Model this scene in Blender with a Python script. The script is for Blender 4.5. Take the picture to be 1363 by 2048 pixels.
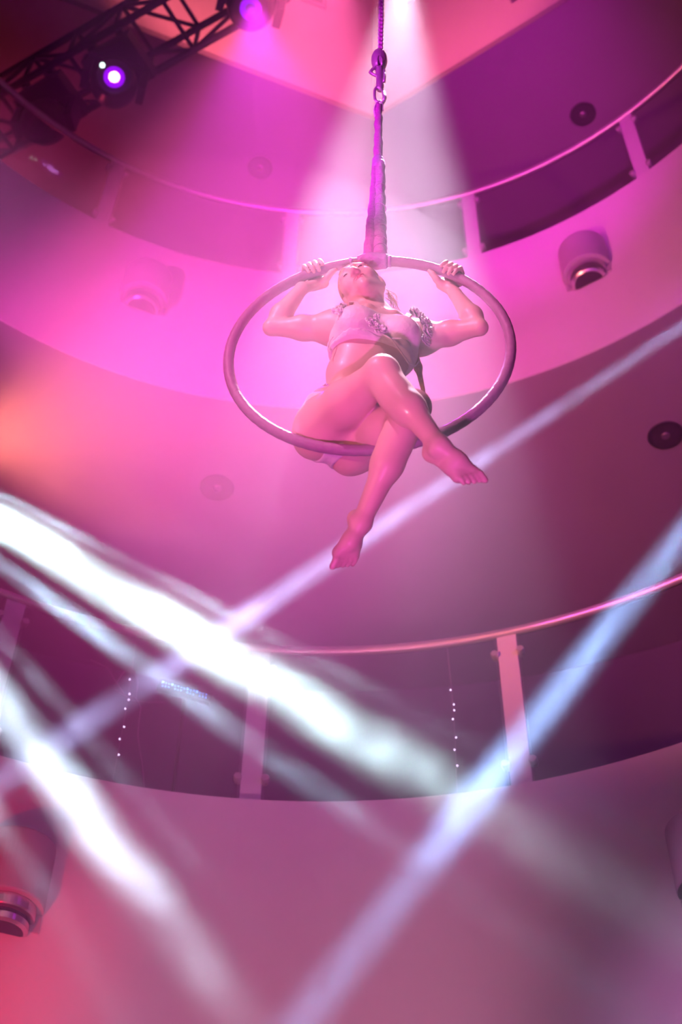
import bpy, bmesh, math, random
import numpy as np
from mathutils import Vector, Matrix

for o in list(bpy.data.objects):
    bpy.data.objects.remove(o)
S = bpy.context.scene
COL = S.collection
EYE = 1.6                      # lens height above the atrium floor

# ---------------------------------------------------------------- camera
cam = bpy.data.cameras.new('camera')
cam.sensor_fit = 'VERTICAL'
cam.sensor_height = 36.0
cam.sensor_width = 24.0
cam.lens = 2725.0 / 2048.0 * 36.0
cam.clip_start = 0.05
cam.clip_end = 80
cam_ob = bpy.data.objects.new('camera', cam)
COL.objects.link(cam_ob)
PITCH, ROLL = 0.84596404, 0.01838899
_cp, _sp, _cr, _sr = math.cos(PITCH), math.sin(PITCH), math.cos(ROLL), math.sin(ROLL)
_f = Vector((0, _cp, _sp))
_u0, _r0 = Vector((0, -_sp, _cp)), Vector((1, 0, 0))
_r = _r0 * _cr + _u0 * _sr
_u = _u0 * _cr - _r0 * _sr
cam_ob.matrix_world = Matrix(((_r.x, _u.x, -_f.x, 0), (_r.y, _u.y, -_f.y, 0), (_r.z, _u.z, -_f.z, EYE), (0, 0, 0, 1)))
S.camera = cam_ob
cam.dof.use_dof = True
cam.dof.focus_distance = 4.9
cam.dof.aperture_fstop = 2.6

# ---------------------------------------------------------------- look, world
S.view_settings.view_transform = 'Standard'
S.view_settings.look = 'None'
S.view_settings.exposure = 0.0
S.view_settings.gamma = 1.0
S.view_settings.use_curve_mapping = False
wd = bpy.data.worlds.new('night')
S.world = wd
wd.use_nodes = True
wd.node_tree.nodes['Background'].inputs[0].default_value = (0.02, 0.005, 0.03, 1)
wd.node_tree.nodes['Background'].inputs[1].default_value = 0.0
cy = S.cycles
cy.use_denoising = True
cy.max_bounces = 2
cy.diffuse_bounces = 1
cy.glossy_bounces = 1
cy.transmission_bounces = 1
cy.transparent_max_bounces = 8
cy.volume_bounces = 0
cy.sample_clamp_indirect = 4.0
cy.caustics_reflective = False
cy.caustics_refractive = False
cy.use_light_tree = True
cy.volume_max_steps = 128
cy.use_adaptive_sampling = True
cy.adaptive_threshold = 0.2
cy.adaptive_min_samples = 16

# ---------------------------------------------------------------- stage lamps, and added spots that only fill or tint
def spot(name, loc, target, color, watts, cone, blend=0.15, radius=0.03):
    l = bpy.data.lights.new(name, 'SPOT')
    l.energy = watts
    l.color = color
    l.spot_size = math.radians(cone)
    l.spot_blend = blend
    l.shadow_soft_size = radius
    o = bpy.data.objects.new(name, l)
    COL.objects.link(o)
    a, b = Vector(loc), Vector(target)
    o.location = a + Vector((0, 0, EYE))
    o.rotation_euler = (b - a).to_track_quat('-Z', 'Y').to_euler()
    return o

def shaft(name, loc, target, color, watts, diam, spread, slide=(0, 0, 0)):
    """a tight moving-head beam: a small lens that throws an almost parallel shaft"""
    l = bpy.data.lights.new(name, 'AREA')
    l.shape = 'DISK'
    l.size = diam
    l.energy = watts
    l.color = color
    l.spread = math.radians(spread)
    o = bpy.data.objects.new(name, l)
    COL.objects.link(o)
    a, b = Vector(loc) + Vector(slide), Vector(target) + Vector(slide)
    o.location = a + Vector((0, 0, EYE))
    o.rotation_euler = (b - a).to_track_quat('-Z', 'Y').to_euler()
    return o

LEFT_HEAD, RIGHT_HEAD = (-3.265, 4.443, 6.084), (3.486, 2.995, 6.698)
B1, B2, B3, B4 = (0.147, 4.111, 3.305), (-0.647, 4.215, 2.679), (0.234, 4.189, 2.701), (-0.391, 3.906, 3.754)
# lamp list
shaft('beam_left_wide', LEFT_HEAD, B1, (0.64, 0.92, 1.000), 21, 0.12, 3.0)
shaft('beam_left_low', LEFT_HEAD, B2, (0.636, 0.803, 1.000), 9.9, 0.11, 3.0)
shaft('beam_left_second', LEFT_HEAD, (-0.512, 4.375, 3.739), (0.5, 0.72, 1.0), 2.6, 0.05, 2.0, (0.0, -0.02, -0.10))
shaft('beam_left_edge', LEFT_HEAD, (-0.558, 4.261, 4.107), (0.6, 0.8, 1.0), 1.0, 0.03, 1.5, (0.0, 0.02, 0.09))
shaft('beam_left_low_edge', LEFT_HEAD, (-0.837, 4.413, 2.637), (0.6, 0.75, 1.0), 1.6, 0.04, 2.0, (-0.05, 0.0, -0.08))
shaft('beam_left_low_side', LEFT_HEAD, (-0.417, 4.251, 2.647), (0.6, 0.7, 1.0), 0.5, 0.04, 2.0, (0.06, 0.0, 0.05))
shaft('beam_right_low', RIGHT_HEAD, B3, (0.320, 0.520, 1.000), 23, 0.07, 2.0)
shaft('beam_right_thin', RIGHT_HEAD, B4, (0.50, 0.52, 1.000), 5.2, 0.035, 1.5)
spot('beam_top_white', (0.30, 2.88, 8.1), (0.10, 2.5, 3.6), (0.943, 0.69, 0.95), 7400, 10.5, 0.25, 0.06)
spot('beam_top_side', (0.34, 2.85, 8.1), (0.408, 2.895, 2.779), (0.92, 0.68, 0.95), 2200, 6.5, 0.35, 0.06)
spot('beam_truss_purple', (-0.79, 4.34, 11.22), (-0.20, 2.85, 3.732), (0.72, 0.014, 1.000), 3200, 12.0, 0.2, 0.06)
spot('added_haze_magenta', (-0.15, 3.7, 11.9), (-0.45, 2.9, 3.6), (1.000, 0.11, 0.38), 12000, 13.0, 0.5, 0.06)  # added spot with no seen fixture, tints the central haze magenta
spot('wash_red_left', (-1.64, 3.46, 4.29), (-0.5, 3.95, 5.25), (1.000, 0.21, 0.16), 1150, 78.0, 0.8, 0.08)
spot('wash_red_floor', (-3.0, 1.5, -1.2), (-2.4, 5.3, 2.4), (1.000, 0.000, 0.05), 2300, 24.0, 0.8, 0.08)
spot('wash_skylight_red', (-0.6, 3.4, 13.8), (-0.1, 6.2, 15.2), (1.000, 0.13, 0.19), 470, 120.0, 0.5, 0.1)
spot('added_fill_fascia_low', (-0.5, 2.4, -1.3), (-0.35, 6.1, 3.3), (1.000, 0.240, 0.48), 1000, 32.0, 0.9, 0.1)  # added fill that brightens the lower fascia, no such lamp seen
spot('added_fill_fascia_rose', (-3.1, 2.9, 6.2), (-0.2, 6.1, 9.2), (1.000, 0.04, 0.52), 1500, 60.0, 0.9, 0.1)  # unseen spot added to turn the upper fascia pink
spot('key_performer_front', (-1.9, -0.2, 5.4), (0.06, 2.5, 3.7), (1.000, 0.31, 0.60), 800, 18.0, 0.4, 0.06)
spot('key_performer_side', (-2.8, 0.5, 1.8), (0.08, 2.5, 3.5), (1.000, 0.26, 0.26), 280, 22.0, 0.5, 0.08)
spot('added_fill_performer', (-0.5, 0.4, -1.2), (0.08, 2.5, 3.4), (1.000, 0.11, 0.76), 850, 17.0, 0.5, 0.08)  # added from below in place of light bounced off the floor
spot('key_strap_purple', (-2.4, 0.1, 4.4), (0.11, 2.46, 5.3), (0.95, 0.05, 1.0), 900, 34.0, 0.5, 0.06)
spot('added_haze_pink', (-3.3, 2.6, 7.0), (-0.5, 3.7, 4.6), (1.0, 0.34, 0.90), 1900, 28.0, 0.9, 0.1)  # added to light the haze left of centre, no fixture seen
spot('added_fill_ceiling_purple', (0.9, 1.5, 6.0), (0.9, 6.8, 13.0), (1.000, 0.020, 0.85), 2200, 42.0, 0.9, 0.1)  # floats in mid-air, added only to colour the top ceiling
spot('added_fill_fascia_right', (1.9, 1.2, 6.0), (2.0, 5.5, 9.2), (0.750, 0.250, 1.000), 160, 34.0, 0.9, 0.1)  # weak fill added for the right of the upper fascia
spot('added_fill_soffit_purple', (3.2, 2.5, 6.2), (0.2, 6.6, 6.9), (0.70, 0.02, 1.0), 280, 80.0, 0.9, 0.1)  # added fill pushing the soffit and lower gallery towards purple
spot('added_fill_ceiling_maroon', (-3.9, 7.6, 12.2), (-3.2, 5.6, 13.56), (1.0, 0.06, 0.16), 75, 140.0, 0.8, 0.1)  # dim fill added so the truss stands out against the ceiling

# ---------------------------------------------------------------- materials
def material(name, color, rough=0.6, metal=0.0, noise=0.0, nscale=8.0, bump=0.0, emit=None, estr=0.0, coat=0.0):
    m = bpy.data.materials.new(name)
    m.use_nodes = True
    nt = m.node_tree
    b = nt.nodes['Principled BSDF']
    b.inputs['Base Color'].default_value = (*color, 1)
    b.inputs['Roughness'].default_value = rough
    b.inputs['Metallic'].default_value = metal
    b.inputs['Coat Weight'].default_value = coat
    if emit:
        b.inputs['Emission Color'].default_value = (*emit, 1)
        b.inputs['Emission Strength'].default_value = estr
    if noise or bump:
        tc = nt.nodes.new('ShaderNodeTexCoord')
        nz = nt.nodes.new('ShaderNodeTexNoise')
        nz.inputs['Scale'].default_value = nscale
        nz.inputs['Detail'].default_value = 4
        nt.links.new(tc.outputs['Object'], nz.inputs['Vector'])
        if noise:
            mx = nt.nodes.new('ShaderNodeMix'); mx.data_type = 'RGBA'
            mx.inputs['A'].default_value = (*[c * (1 - noise) for c in color], 1)
            mx.inputs['B'].default_value = (*[min(1, c * (1 + noise)) for c in color], 1)
            nt.links.new(nz.outputs[0], mx.inputs['Factor'])
            nt.links.new(mx.outputs['Result'], b.inputs['Base Color'])
        if bump:
            bp = nt.nodes.new('ShaderNodeBump')
            bp.inputs['Strength'].default_value = bump
            bp.inputs['Distance'].default_value = 0.01
            nt.links.new(nz.outputs[0], bp.inputs['Height'])
            nt.links.new(bp.outputs[0], b.inputs['Normal'])
    return m

def glass_material(name):
    m = bpy.data.materials.new(name)
    m.use_nodes = True
    nt = m.node_tree
    nt.nodes.clear()
    out = nt.nodes.new('ShaderNodeOutputMaterial')
    tr = nt.nodes.new('ShaderNodeBsdfTransparent'); tr.inputs[0].default_value = (0.86, 0.84, 0.88, 1)
    gl = nt.nodes.new('ShaderNodeBsdfGlossy'); gl.inputs['Roughness'].default_value = 0.02
    fr = nt.nodes.new('ShaderNodeFresnel'); fr.inputs[0].default_value = 1.08
    mx = nt.nodes.new('ShaderNodeMixShader')
    nt.links.new(fr.outputs[0], mx.inputs[0])
    nt.links.new(tr.outputs[0], mx.inputs[1]); nt.links.new(gl.outputs[0], mx.inputs[2])
    nt.links.new(mx.outputs[0], out.inputs[0])
    return m

M = {
    'plaster': material('white_plaster', (0.78, 0.76, 0.76), 0.7, noise=0.04, nscale=3, bump=0.05),
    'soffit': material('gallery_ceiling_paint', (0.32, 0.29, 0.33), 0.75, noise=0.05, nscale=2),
    'gallery': material('gallery_wall_paint', (0.21, 0.18, 0.23), 0.75, noise=0.08, nscale=2),
    'floor': material('dark_stone_floor', (0.05, 0.04, 0.05), 0.4, noise=0.2, nscale=4),
    'post': material('painted_post', (0.72, 0.70, 0.72), 0.45, noise=0.03, nscale=12),
    'rail': material('brushed_rail', (0.62, 0.60, 0.62), 0.35, 0.6, noise=0.05, nscale=30),
    'steel': material('polished_steel', (0.85, 0.80, 0.85), 0.32, 0.55, noise=0.05, nscale=40),
    'black': material('black_metal', (0.018, 0.016, 0.018), 0.5, 0.3, noise=0.3, nscale=20),
    'truss': material('black_truss_tube', (0.03, 0.026, 0.028), 0.45, 0.4, noise=0.3, nscale=15),
    'plastic': material('fixture_plastic', (0.02, 0.02, 0.022), 0.35, 0.0, noise=0.2, nscale=10),
    'lamp_body': material('lamp_grey_paint', (0.45, 0.42, 0.45), 0.5, noise=0.05, nscale=10),
    'lamp_ring': material('lamp_satin_ring', (0.70, 0.66, 0.68), 0.28, 0.9, noise=0.04, nscale=20),
    'dark': material('dark_recess', (0.03, 0.02, 0.03), 0.6, noise=0.2, nscale=10),
    'glass': glass_material('balustrade_glass'),
}

# ---------------------------------------------------------------- mesh helpers
def put(name, verts, faces, mat, parent=None, smooth=False):
    me = bpy.data.meshes.new(name)
    me.from_pydata([tuple(v) for v in verts], [], faces)
    me.update()
    if smooth:
        me.polygons.foreach_set('use_smooth', [True] * len(me.polygons))
    if mat:
        me.materials.append(mat)
    o = bpy.data.objects.new(name, me)
    COL.objects.link(o)
    o.parent = parent
    return o

def tag(o, label=None, cat=None, group=None, kind=None):
    if label: o['label'] = label
    if cat: o['category'] = cat
    if group: o['group'] = group
    if kind: o['kind'] = kind
    return o

def empty(name, loc=(0, 0, 0), rot=None):
    o = bpy.data.objects.new(name, None)
    o.empty_display_size = 0.1
    COL.objects.link(o)
    o.location = loc
    if rot is not None:
        o.rotation_euler = rot
    return o

class MB:
    """collects simple solids into one vertex / face list"""
    def __init__(self):
        self.v, self.f = [], []
    def add(self, vs, fs):
        n = len(self.v)
        self.v += [tuple(v) for v in vs]
        self.f += [tuple(i + n for i in f) for f in fs]
        return self
    def box(self, c, s, rot=None):
        c = Vector(c)
        vs = [Vector((sx * s[0] / 2, sy * s[1] / 2, sz * s[2] / 2)) for sx in (-1, 1) for sy in (-1, 1) for sz in (-1, 1)]
        if rot is not None:
            vs = [rot @ v for v in vs]
        return self.add([c + v for v in vs], [(0, 1, 3, 2), (4, 6, 7, 5), (0, 4, 5, 1), (2, 3, 7, 6), (0, 2, 6, 4), (1, 5, 7, 3)])
    def tube(self, pts, rad, n=10, closed=False, caps=True):
        pts = [Vector(p) for p in pts]
        k = len(pts)
        rads = rad if isinstance(rad, (list, tuple)) else [rad] * k
        vs, fs = [], []
        ref = None
        for i, p in enumerate(pts):
            a = pts[(i - 1) % k] if (closed or i) else p
            b = pts[(i + 1) % k] if (closed or i < k - 1) else p
            t = (b - a).normalized()
            if ref is None:
                ref = t.cross(Vector((0, 0, 1)))
                if ref.length < 0.1:
                    ref = t.cross(Vector((1, 0, 0)))
            ref = (ref - t * ref.dot(t)).normalized()
            q = t.cross(ref)
            for j in range(n):
                w = 2 * math.pi * j / n
                vs.append(p + (ref * math.cos(w) + q * math.sin(w)) * rads[i])
        seg = k if closed else k - 1
        for i in range(seg):
            for j in range(n):
                a, b = i * n + j, i * n + (j + 1) % n
                c, d = ((i + 1) % k) * n + (j + 1) % n, ((i + 1) % k) * n + j
                fs.append((a, b, c, d))
        if caps and not closed:
            fs.append(tuple(range(n - 1, -1, -1)))
            fs.append(tuple((k - 1) * n + j for j in range(n)))
        return self.add(vs, fs)
    def lathe(self, prof, n=24, mat=None, caps=True):
        vs, fs = [], []
        for r, z in prof:
            for j in range(n):
                w = 2 * math.pi * j / n
                vs.append(Vector((r * math.cos(w), r * math.sin(w), z)))
        for i in range(len(prof) - 1):
            for j in range(n):
                fs.append((i * n + j, i * n + (j + 1) % n, (i + 1) * n + (j + 1) % n, (i + 1) * n + j))
        if caps:
            fs.append(tuple(range(n - 1, -1, -1)))
            fs.append(tuple((len(prof) - 1) * n + j for j in range(n)))
        if mat is not None:
            vs = [mat @ v for v in vs]
        return self.add(vs, fs)
    def ball(self, c, r, n=8, m=6, rot=None):
        rr = r if isinstance(r, (tuple, list)) else (r, r, r)
        vs, fs = [], []
        for i in range(m + 1):
            a = math.pi * i / m
            for j in range(n):
                w = 2 * math.pi * j / n
                v = Vector((rr[0] * math.sin(a) * math.cos(w), rr[1] * math.sin(a) * math.sin(w), rr[2] * math.cos(a)))
                vs.append((rot @ v if rot is not None else v) + Vector(c))
        for i in range(m):
            for j in range(n):
                fs.append((i * n + j, (i + 1) * n + j, (i + 1) * n + (j + 1) % n, i * n + (j + 1) % n))
        return self.add(vs, fs)
    def build(self, name, mat, parent=None, smooth=False):
        return put(name, self.v, self.f, mat, parent, smooth)

def dup_tree(o, parent=None):
    c = o.copy()
    COL.objects.link(c)
    c.parent = parent
    for ch in list(o.children):
        dup_tree(ch, c)
    return c

# ---------------------------------------------------------------- the round atrium
CX, CY, R = -0.194, 2.376, 3.80
ROUT = 7.0
Z1B, Z1, Z1R = EYE + 2.70, EYE + 4.573, EYE + 5.755      # lower gallery: fascia bottom, fascia top, handrail
Z2B, Z2, Z2R = EYE + 8.14, EYE + 10.015, EYE + 11.178    # upper gallery
ZF, ZTOP = EYE + 13.566, EYE + 18.0                      # top ceiling, skylight ceiling

def ring_pt(az, r, z):
    return Vector((CX + r * math.sin(az), CY + r * math.cos(az), z))

def band(name, prof, mat, n=160, closed=True):
    """sweep a closed (r, z) profile round the atrium"""
    vs, fs = [], []
    k = len(prof)
    for i in range(n):
        az = 2 * math.pi * i / n
        for r, z in prof:
            vs.append(ring_pt(az, r, z))
    for i in range(n):
        for j in range(k if closed else k - 1):
            a, b = i * k + j, i * k + (j + 1) % k
            c, d = ((i + 1) % n) * k + (j + 1) % k, ((i + 1) % n) * k + j
            fs.append((a, b, c, d))
    o = put(name, vs, fs, mat)
    return tag(o, kind='structure')

bm_floor = MB().lathe([(ROUT + 0.2, -0.2), (ROUT + 0.2, 0.0)], 64, Matrix.Translation((CX, CY, 0)))
tag(bm_floor.build('floor', M['floor']), kind='structure')
band('wall_ground', [(ROUT, 0), (ROUT, Z1B + 0.1), (ROUT + 0.2, Z1B + 0.1), (ROUT + 0.2, 0)], M['gallery'])
band('wall_fascia_lower', [(R, Z1B), (R, Z1 - 0.01), (R + 0.015, Z1), (R + 0.20, Z1), (R + 0.20, Z1B)], M['plaster'])
band('wall_fascia_upper', [(R, Z2B), (R, Z2 - 0.01), (R + 0.015, Z2), (R + 0.20, Z2), (R + 0.20, Z2B)], M['plaster'])
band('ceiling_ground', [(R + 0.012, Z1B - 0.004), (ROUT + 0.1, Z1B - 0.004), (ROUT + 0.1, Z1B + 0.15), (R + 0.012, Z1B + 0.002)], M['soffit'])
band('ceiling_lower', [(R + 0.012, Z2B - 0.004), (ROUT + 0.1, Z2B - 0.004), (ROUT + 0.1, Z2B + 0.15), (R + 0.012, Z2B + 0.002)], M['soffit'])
band('floor_gallery_lower', [(R + 0.2, Z1 - 0.3), (ROUT, Z1 - 0.3), (ROUT, Z1 - 0.15), (R + 0.2, Z1 - 0.15)], M['floor'])
band('floor_gallery_upper', [(R + 0.2, Z2 - 0.3), (ROUT, Z2 - 0.3), (ROUT, Z2 - 0.15), (R + 0.2, Z2 - 0.15)], M['floor'])
band('wall_gallery_lower', [(ROUT, Z1 - 0.3), (ROUT, Z2B + 0.1), (ROUT + 0.2, Z2B + 0.1), (ROUT + 0.2, Z1 - 0.3)], M['gallery'])
band('wall_gallery_upper', [(ROUT, Z2 - 0.3), (ROUT, ZF + 0.1), (ROUT + 0.2, ZF + 0.1), (ROUT + 0.2, Z2 - 0.3)], M['gallery'])

# top ceiling with the angular skylight opening cut into it
CORNER = Vector((0.262, 6.459))
DL, DR = Vector((-0.9333, -0.3591)), Vector((0.8249, -0.5653))
poly = [CORNER + DL * 4.4, CORNER, CORNER + DR * 4.4, CORNER + DR * 4.4 + Vector((-0.9, -3.4)), CORNER + DL * 4.4 + Vector((0.9, -3.6))]
def ceiling_with_hole(name, z, th, hole, mat):
    n = 120
    c = Vector((CX, CY))
    vs, fs = [], []
    # ray-cast every azimuth against the hole polygon
    for i in range(n):
        az = 2 * math.pi * i / n
        d = Vector((math.sin(az), math.cos(az)))
        best = 1.0
        for j in range(len(hole)):
            a, b = hole[j], hole[(j + 1) % len(hole)]
            e = b - a
            den = d.x * e.y - d.y * e.x
            if abs(den) < 1e-9: continue
            t = ((a - c).x * e.y - (a - c).y * e.x) / den
            s = ((a - c).x * d.y - (a - c).y * d.x) / den
            if t > 0 and -1e-6 <= s <= 1 + 1e-6:
                best = t
        vs.append((az, best))
    # put the polygon's own corners in the ring so its edges stay straight
    for p in hole:
        q = p - c
        vs.append((math.atan2(q.x, q.y) % (2 * math.pi), q.length))
    vs.sort()
    k = len(vs)
    out, faces = [], []
    for az, t in vs:
        p = c + Vector((math.sin(az), math.cos(az))) * t
        q = c + Vector((math.sin(az), math.cos(az))) * (ROUT + 0.15)
        out += [(p.x, p.y, z), (q.x, q.y, z), (p.x, p.y, z + th), (q.x, q.y, z + th)]
    for i in range(k):
        a, b = 4 * i, 4 * ((i + 1) % k)
        faces += [(a, a + 1, b + 1, b), (a + 2, b + 2, b + 3, a + 3), (a, b, b + 2, a + 2), (a + 1, a + 3, b + 3, b + 1)]
    return tag(put(name, out, faces, mat), kind='structure')
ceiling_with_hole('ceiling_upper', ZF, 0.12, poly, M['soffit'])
names = ['wall_skylight_left', 'wall_skylight_right', 'wall_skylight_east', 'wall_skylight_rear', 'wall_skylight_west']
for i in range(5):
    a, b = poly[i], poly[(i + 1) % 5]
    t = (b - a).normalized()
    nrm = Vector((-t.y, t.x))
    if nrm.dot(Vector((CX, CY)) - a) > 0: nrm = -nrm
    w = nrm * 0.12
    vs = []
    for z in (ZF + 0.12, ZTOP):
        for q in (a, b, b + w, a + w):
            vs.append((q.x, q.y, z))
    tag(put(names[i], vs, [(0, 1, 2, 3), (4, 7, 6, 5), (0, 4, 5, 1), (1, 5, 6, 2), (2, 6, 7, 3), (3, 7, 4, 0)], M['plaster']), kind='structure')
tag(MB().box((CX, CY + 0.6, ZTOP + 0.06), (13, 12, 0.12)).build('ceiling_skylight', M['plaster']), kind='structure')

# ---------------------------------------------------------------- glass balustrades
def balustrade(name, label, z0, z1, azs, group):
    root = empty(name, ring_pt(0, R, z0))
    tag(root, label, 'balustrade', group)
    org = root.location.copy()
    # flat painted posts with round glass clamps
    for az in azs:
        er, et = Vector((math.sin(az), math.cos(az), 0)), Vector((math.cos(az), -math.sin(az), 0))
        rot = Matrix((et, er, Vector((0, 0, 1)))).transposed()
        p = MB().box(ring_pt(az, R + 0.055, (z0 + z1) / 2 - 0.02) - org, (0.118, 0.020, z1 - z0 - 0.04), rot)
        po = p.build('post', M['post'], root)
        for s in (-1, 1):
            for z in (z0 + 0.16, z1 - 0.20):
                c = ring_pt(az, R + 0.045, z) + et * s * 0.078 - org
                m4 = Matrix.Translation(c) @ (rot @ Matrix.Rotation(math.pi / 2, 3, 'X')).to_4x4()
                MB().lathe([(0.008, -0.03), (0.021, -0.03), (0.024, -0.022), (0.024, 0.022), (0.021, 0.03), (0.008, 0.03)], 12, m4).build('clamp', M['rail'], po)
    # one bent pane between each pair of posts
    for a, b in zip(azs[:-1], azs[1:]):
        g = 0.075 / R
        vs, fs = [], []
        n = 14
        for i in range(n + 1):
            az = a + g + (b - a - 2 * g) * i / n
            for r, z in ((R + 0.040, z0 + 0.012), (R + 0.040, z1 - 0.075), (R + 0.052, z1 - 0.075), (R + 0.052, z0 + 0.012)):
                vs.append(ring_pt(az, r, z) - org)
        for i in range(n):
            for j in range(4):
                fs.append((i * 4 + j, i * 4 + (j + 1) % 4, i * 4 + 4 + (j + 1) % 4, i * 4 + 4 + j))
        fs += [(3, 2, 1, 0), (n * 4, n * 4 + 1, n * 4 + 2, n * 4 + 3)]
        put('glass_pane', vs, fs, M['glass'], root)
    n = 60
    a, b = azs[0], azs[-1]
    MB().tube([ring_pt(a + (b - a) * i / n, R + 0.05, z1 - 0.028) - org for i in range(n + 1)], 0.030, 12).build('handrail', M['rail'], root, True)
    return root
d2r = math.radians
balustrade('glass_balustrade', 'curved glass balustrade with pale posts on the lower white parapet, nearest the bottom', Z1, Z1R,
           [d2r(a) for a in (-71.7, -49.2, -26.7, -4.2, 18.3, 40.8, 63.3)], 'gallery balustrades')
balustrade('glass_balustrade', 'curved glass balustrade with pale posts on the upper parapet under the top ceiling', Z2, Z2R,
           [d2r(a) for a in (-76.0, -52.4, -28.6, -4.4, 19.5, 42.2, 65.5)], 'gallery balustrades')

# ---------------------------------------------------------------- round wall lamps on the parapets
def half_drum(prof, yoff=0.0, n=28):
    """bow-fronted solid: (half width, z) rings swept over the half circle that faces the atrium, flat against the wall"""
    vs, fs = [], []
    for r, z in prof:
        for j in range(n + 1):
            w = math.pi + math.pi * j / n
            vs.append(Vector((r * math.cos(w), yoff + 0.92 * r * math.sin(w), z)))
    k = n + 1
    for i in range(len(prof) - 1):
        for j in range(n):
            fs.append((i * k + j, i * k + j + 1, (i + 1) * k + j + 1, (i + 1) * k + j))
        fs.append((i * k, (i + 1) * k, (i + 1) * k + n, i * k + n))
    fs.append(tuple(range(n, -1, -1)))
    fs.append(tuple((len(prof) - 1) * k + j for j in range(k)))
    return MB().add(vs, fs)
def wall_lamp(az, z, label):
    root = empty('wall_lamp', ring_pt(az, R - 0.012, z), (0, 0, -az))
    tag(root, label, 'wall lamp', 'round wall lamps')
    MB().box((0, 0.005, 0.0), (0.37, 0.014, 0.46)).build('wall_plate', M['lamp_body'], root)
    half_drum([(0.188, -0.13), (0.192, -0.12), (0.192, 0.215), (0.188, 0.225)]).build('shade', M['lamp_body'], root)
    half_drum([(0.150, -0.195), (0.155, -0.188), (0.155, -0.135), (0.150, -0.13)], -0.004).build('rim', M['lamp_ring'], root, False)
    half_drum([(0.120, -0.222), (0.120, -0.195)], -0.004).build('groove', M['dark'], root)
    half_drum([(0.118, -0.268), (0.134, -0.258), (0.136, -0.226), (0.130, -0.221)], -0.004).build('lens_ring', M['lamp_ring'], root, False)
    half_drum([(0.100, -0.272), (0.112, -0.268)], -0.006).build('lens', M['dark'], root)
    return root
wall_lamp(d2r(-21.6), EYE + 9.26, 'grey cylinder wall lamp on the upper parapet, left of the hoop')
wall_lamp(d2r(32.9), EYE + 9.22, 'grey cylinder wall lamp on the upper parapet, right of the hoop')
wall_lamp(d2r(-21.9), EYE + 3.82, 'grey cylinder wall lamp with shiny rim at the bottom left corner')
wall_lamp(d2r(32.0), EYE + 3.80, 'grey cylinder wall lamp cut off by the right edge of the picture')

# ---------------------------------------------------------------- recessed downlights
def downlight(x, y, z, label):
    root = empty('downlight', (x, y, z))
    tag(root, label, 'downlight', 'ceiling downlights')
    MB().lathe([(0.105, 0.0), (0.135, 0.0), (0.137, -0.006), (0.130, -0.012), (0.108, -0.012)], 32, caps=False).build('trim_ring', M['black'], root)
    MB().lathe([(0.108, -0.010), (0.09, -0.002), (0.02, -0.001)], 32).build('reflector', M['dark'], root)
    MB().ball((0.0, 0.0, -0.012), (0.035, 0.035, 0.012), 12, 6).build('bulb', M['lamp_ring'], root, True)
downlight(-0.947, 7.032, ZF, 'dark round downlight in the top ceiling, left of the strap')
downlight(2.471, 6.348, ZF, 'dark round downlight in the top ceiling, right of the strap')
downlight(2.444, 6.370, Z2B, 'dark round downlight in the lower gallery ceiling near the right edge')
downlight(-0.977, 7.053 - 0.08, Z2B, 'faint round downlight in the lower gallery ceiling, left below the hoop')

# ---------------------------------------------------------------- aerial hoop and its rigging
HC = np.array([0.07941, 2.5197, 3.63906 + EYE])
HX = np.array([0.99517, -0.09814, 0.0])
HZ = np.array([-0.01131, -0.11472, 0.99333])
HN = np.cross(HZ, HX)            # points away from the lens
HR, HT = 0.455, 0.0175
def hoop_pt(deg, dr=0.0, dn=0.0, dt=0.0):
    a = math.radians(deg)
    rad = HX * math.cos(a) + HZ * math.sin(a)
    tan = -HX * math.sin(a) + HZ * math.cos(a)
    return HC + rad * (HR + dr) + HN * dn + tan * dt

tape = material('purple_grip_tape', (0.36, 0.17, 0.33), 0.55, noise=0.2, nscale=60, bump=0.3)
hoop = empty('aerial_hoop', Vector(hoop_pt(270)))
tag(hoop, 'tape-wrapped aerial hoop hanging from a fabric strap with the performer on it', 'hoop')
ho_ = Vector(hoop.location)
# tape ridges: the tube radius steps very slightly along the wrap
n = 320
pts = [Vector(hoop_pt(360 * i / n)) - ho_ for i in range(n)]
rads = [HT + 0.0009 * ((i % 4) / 3.0 - 0.5) for i in range(n)]
MB().tube(pts, rads, 16, closed=True).build('ring', tape, hoop, True)
# padded wrap where the strap bites the ring
wrap_m = material('wrap_fabric', (0.55, 0.22, 0.60), 0.75, noise=0.25, nscale=50, bump=0.5)
wp, wr = [], []
random.seed(4)
for i in range(17):
    u = i / 16
    wp.append(Vector(hoop_pt(94.2 - 13.2 * u)) - ho_)
    wr.append(0.021 + 0.010 * math.sin(math.pi * min(1, max(0, u)))**0.5 + random.uniform(-0.0015, 0.0015))
MB().tube(wp, wr, 14).build('strap_wrap', wrap_m, hoop, True)
for k, u in enumerate((97.0, 80.0)):
    MB().tube([Vector(hoop_pt(u - 0.7)) - ho_, Vector(hoop_pt(u)) - ho_, Vector(hoop_pt(u + 0.7)) - ho_], [0.0195, 0.0215, 0.0195], 14).build('tape_collar', wrap_m, hoop, True)

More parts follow.
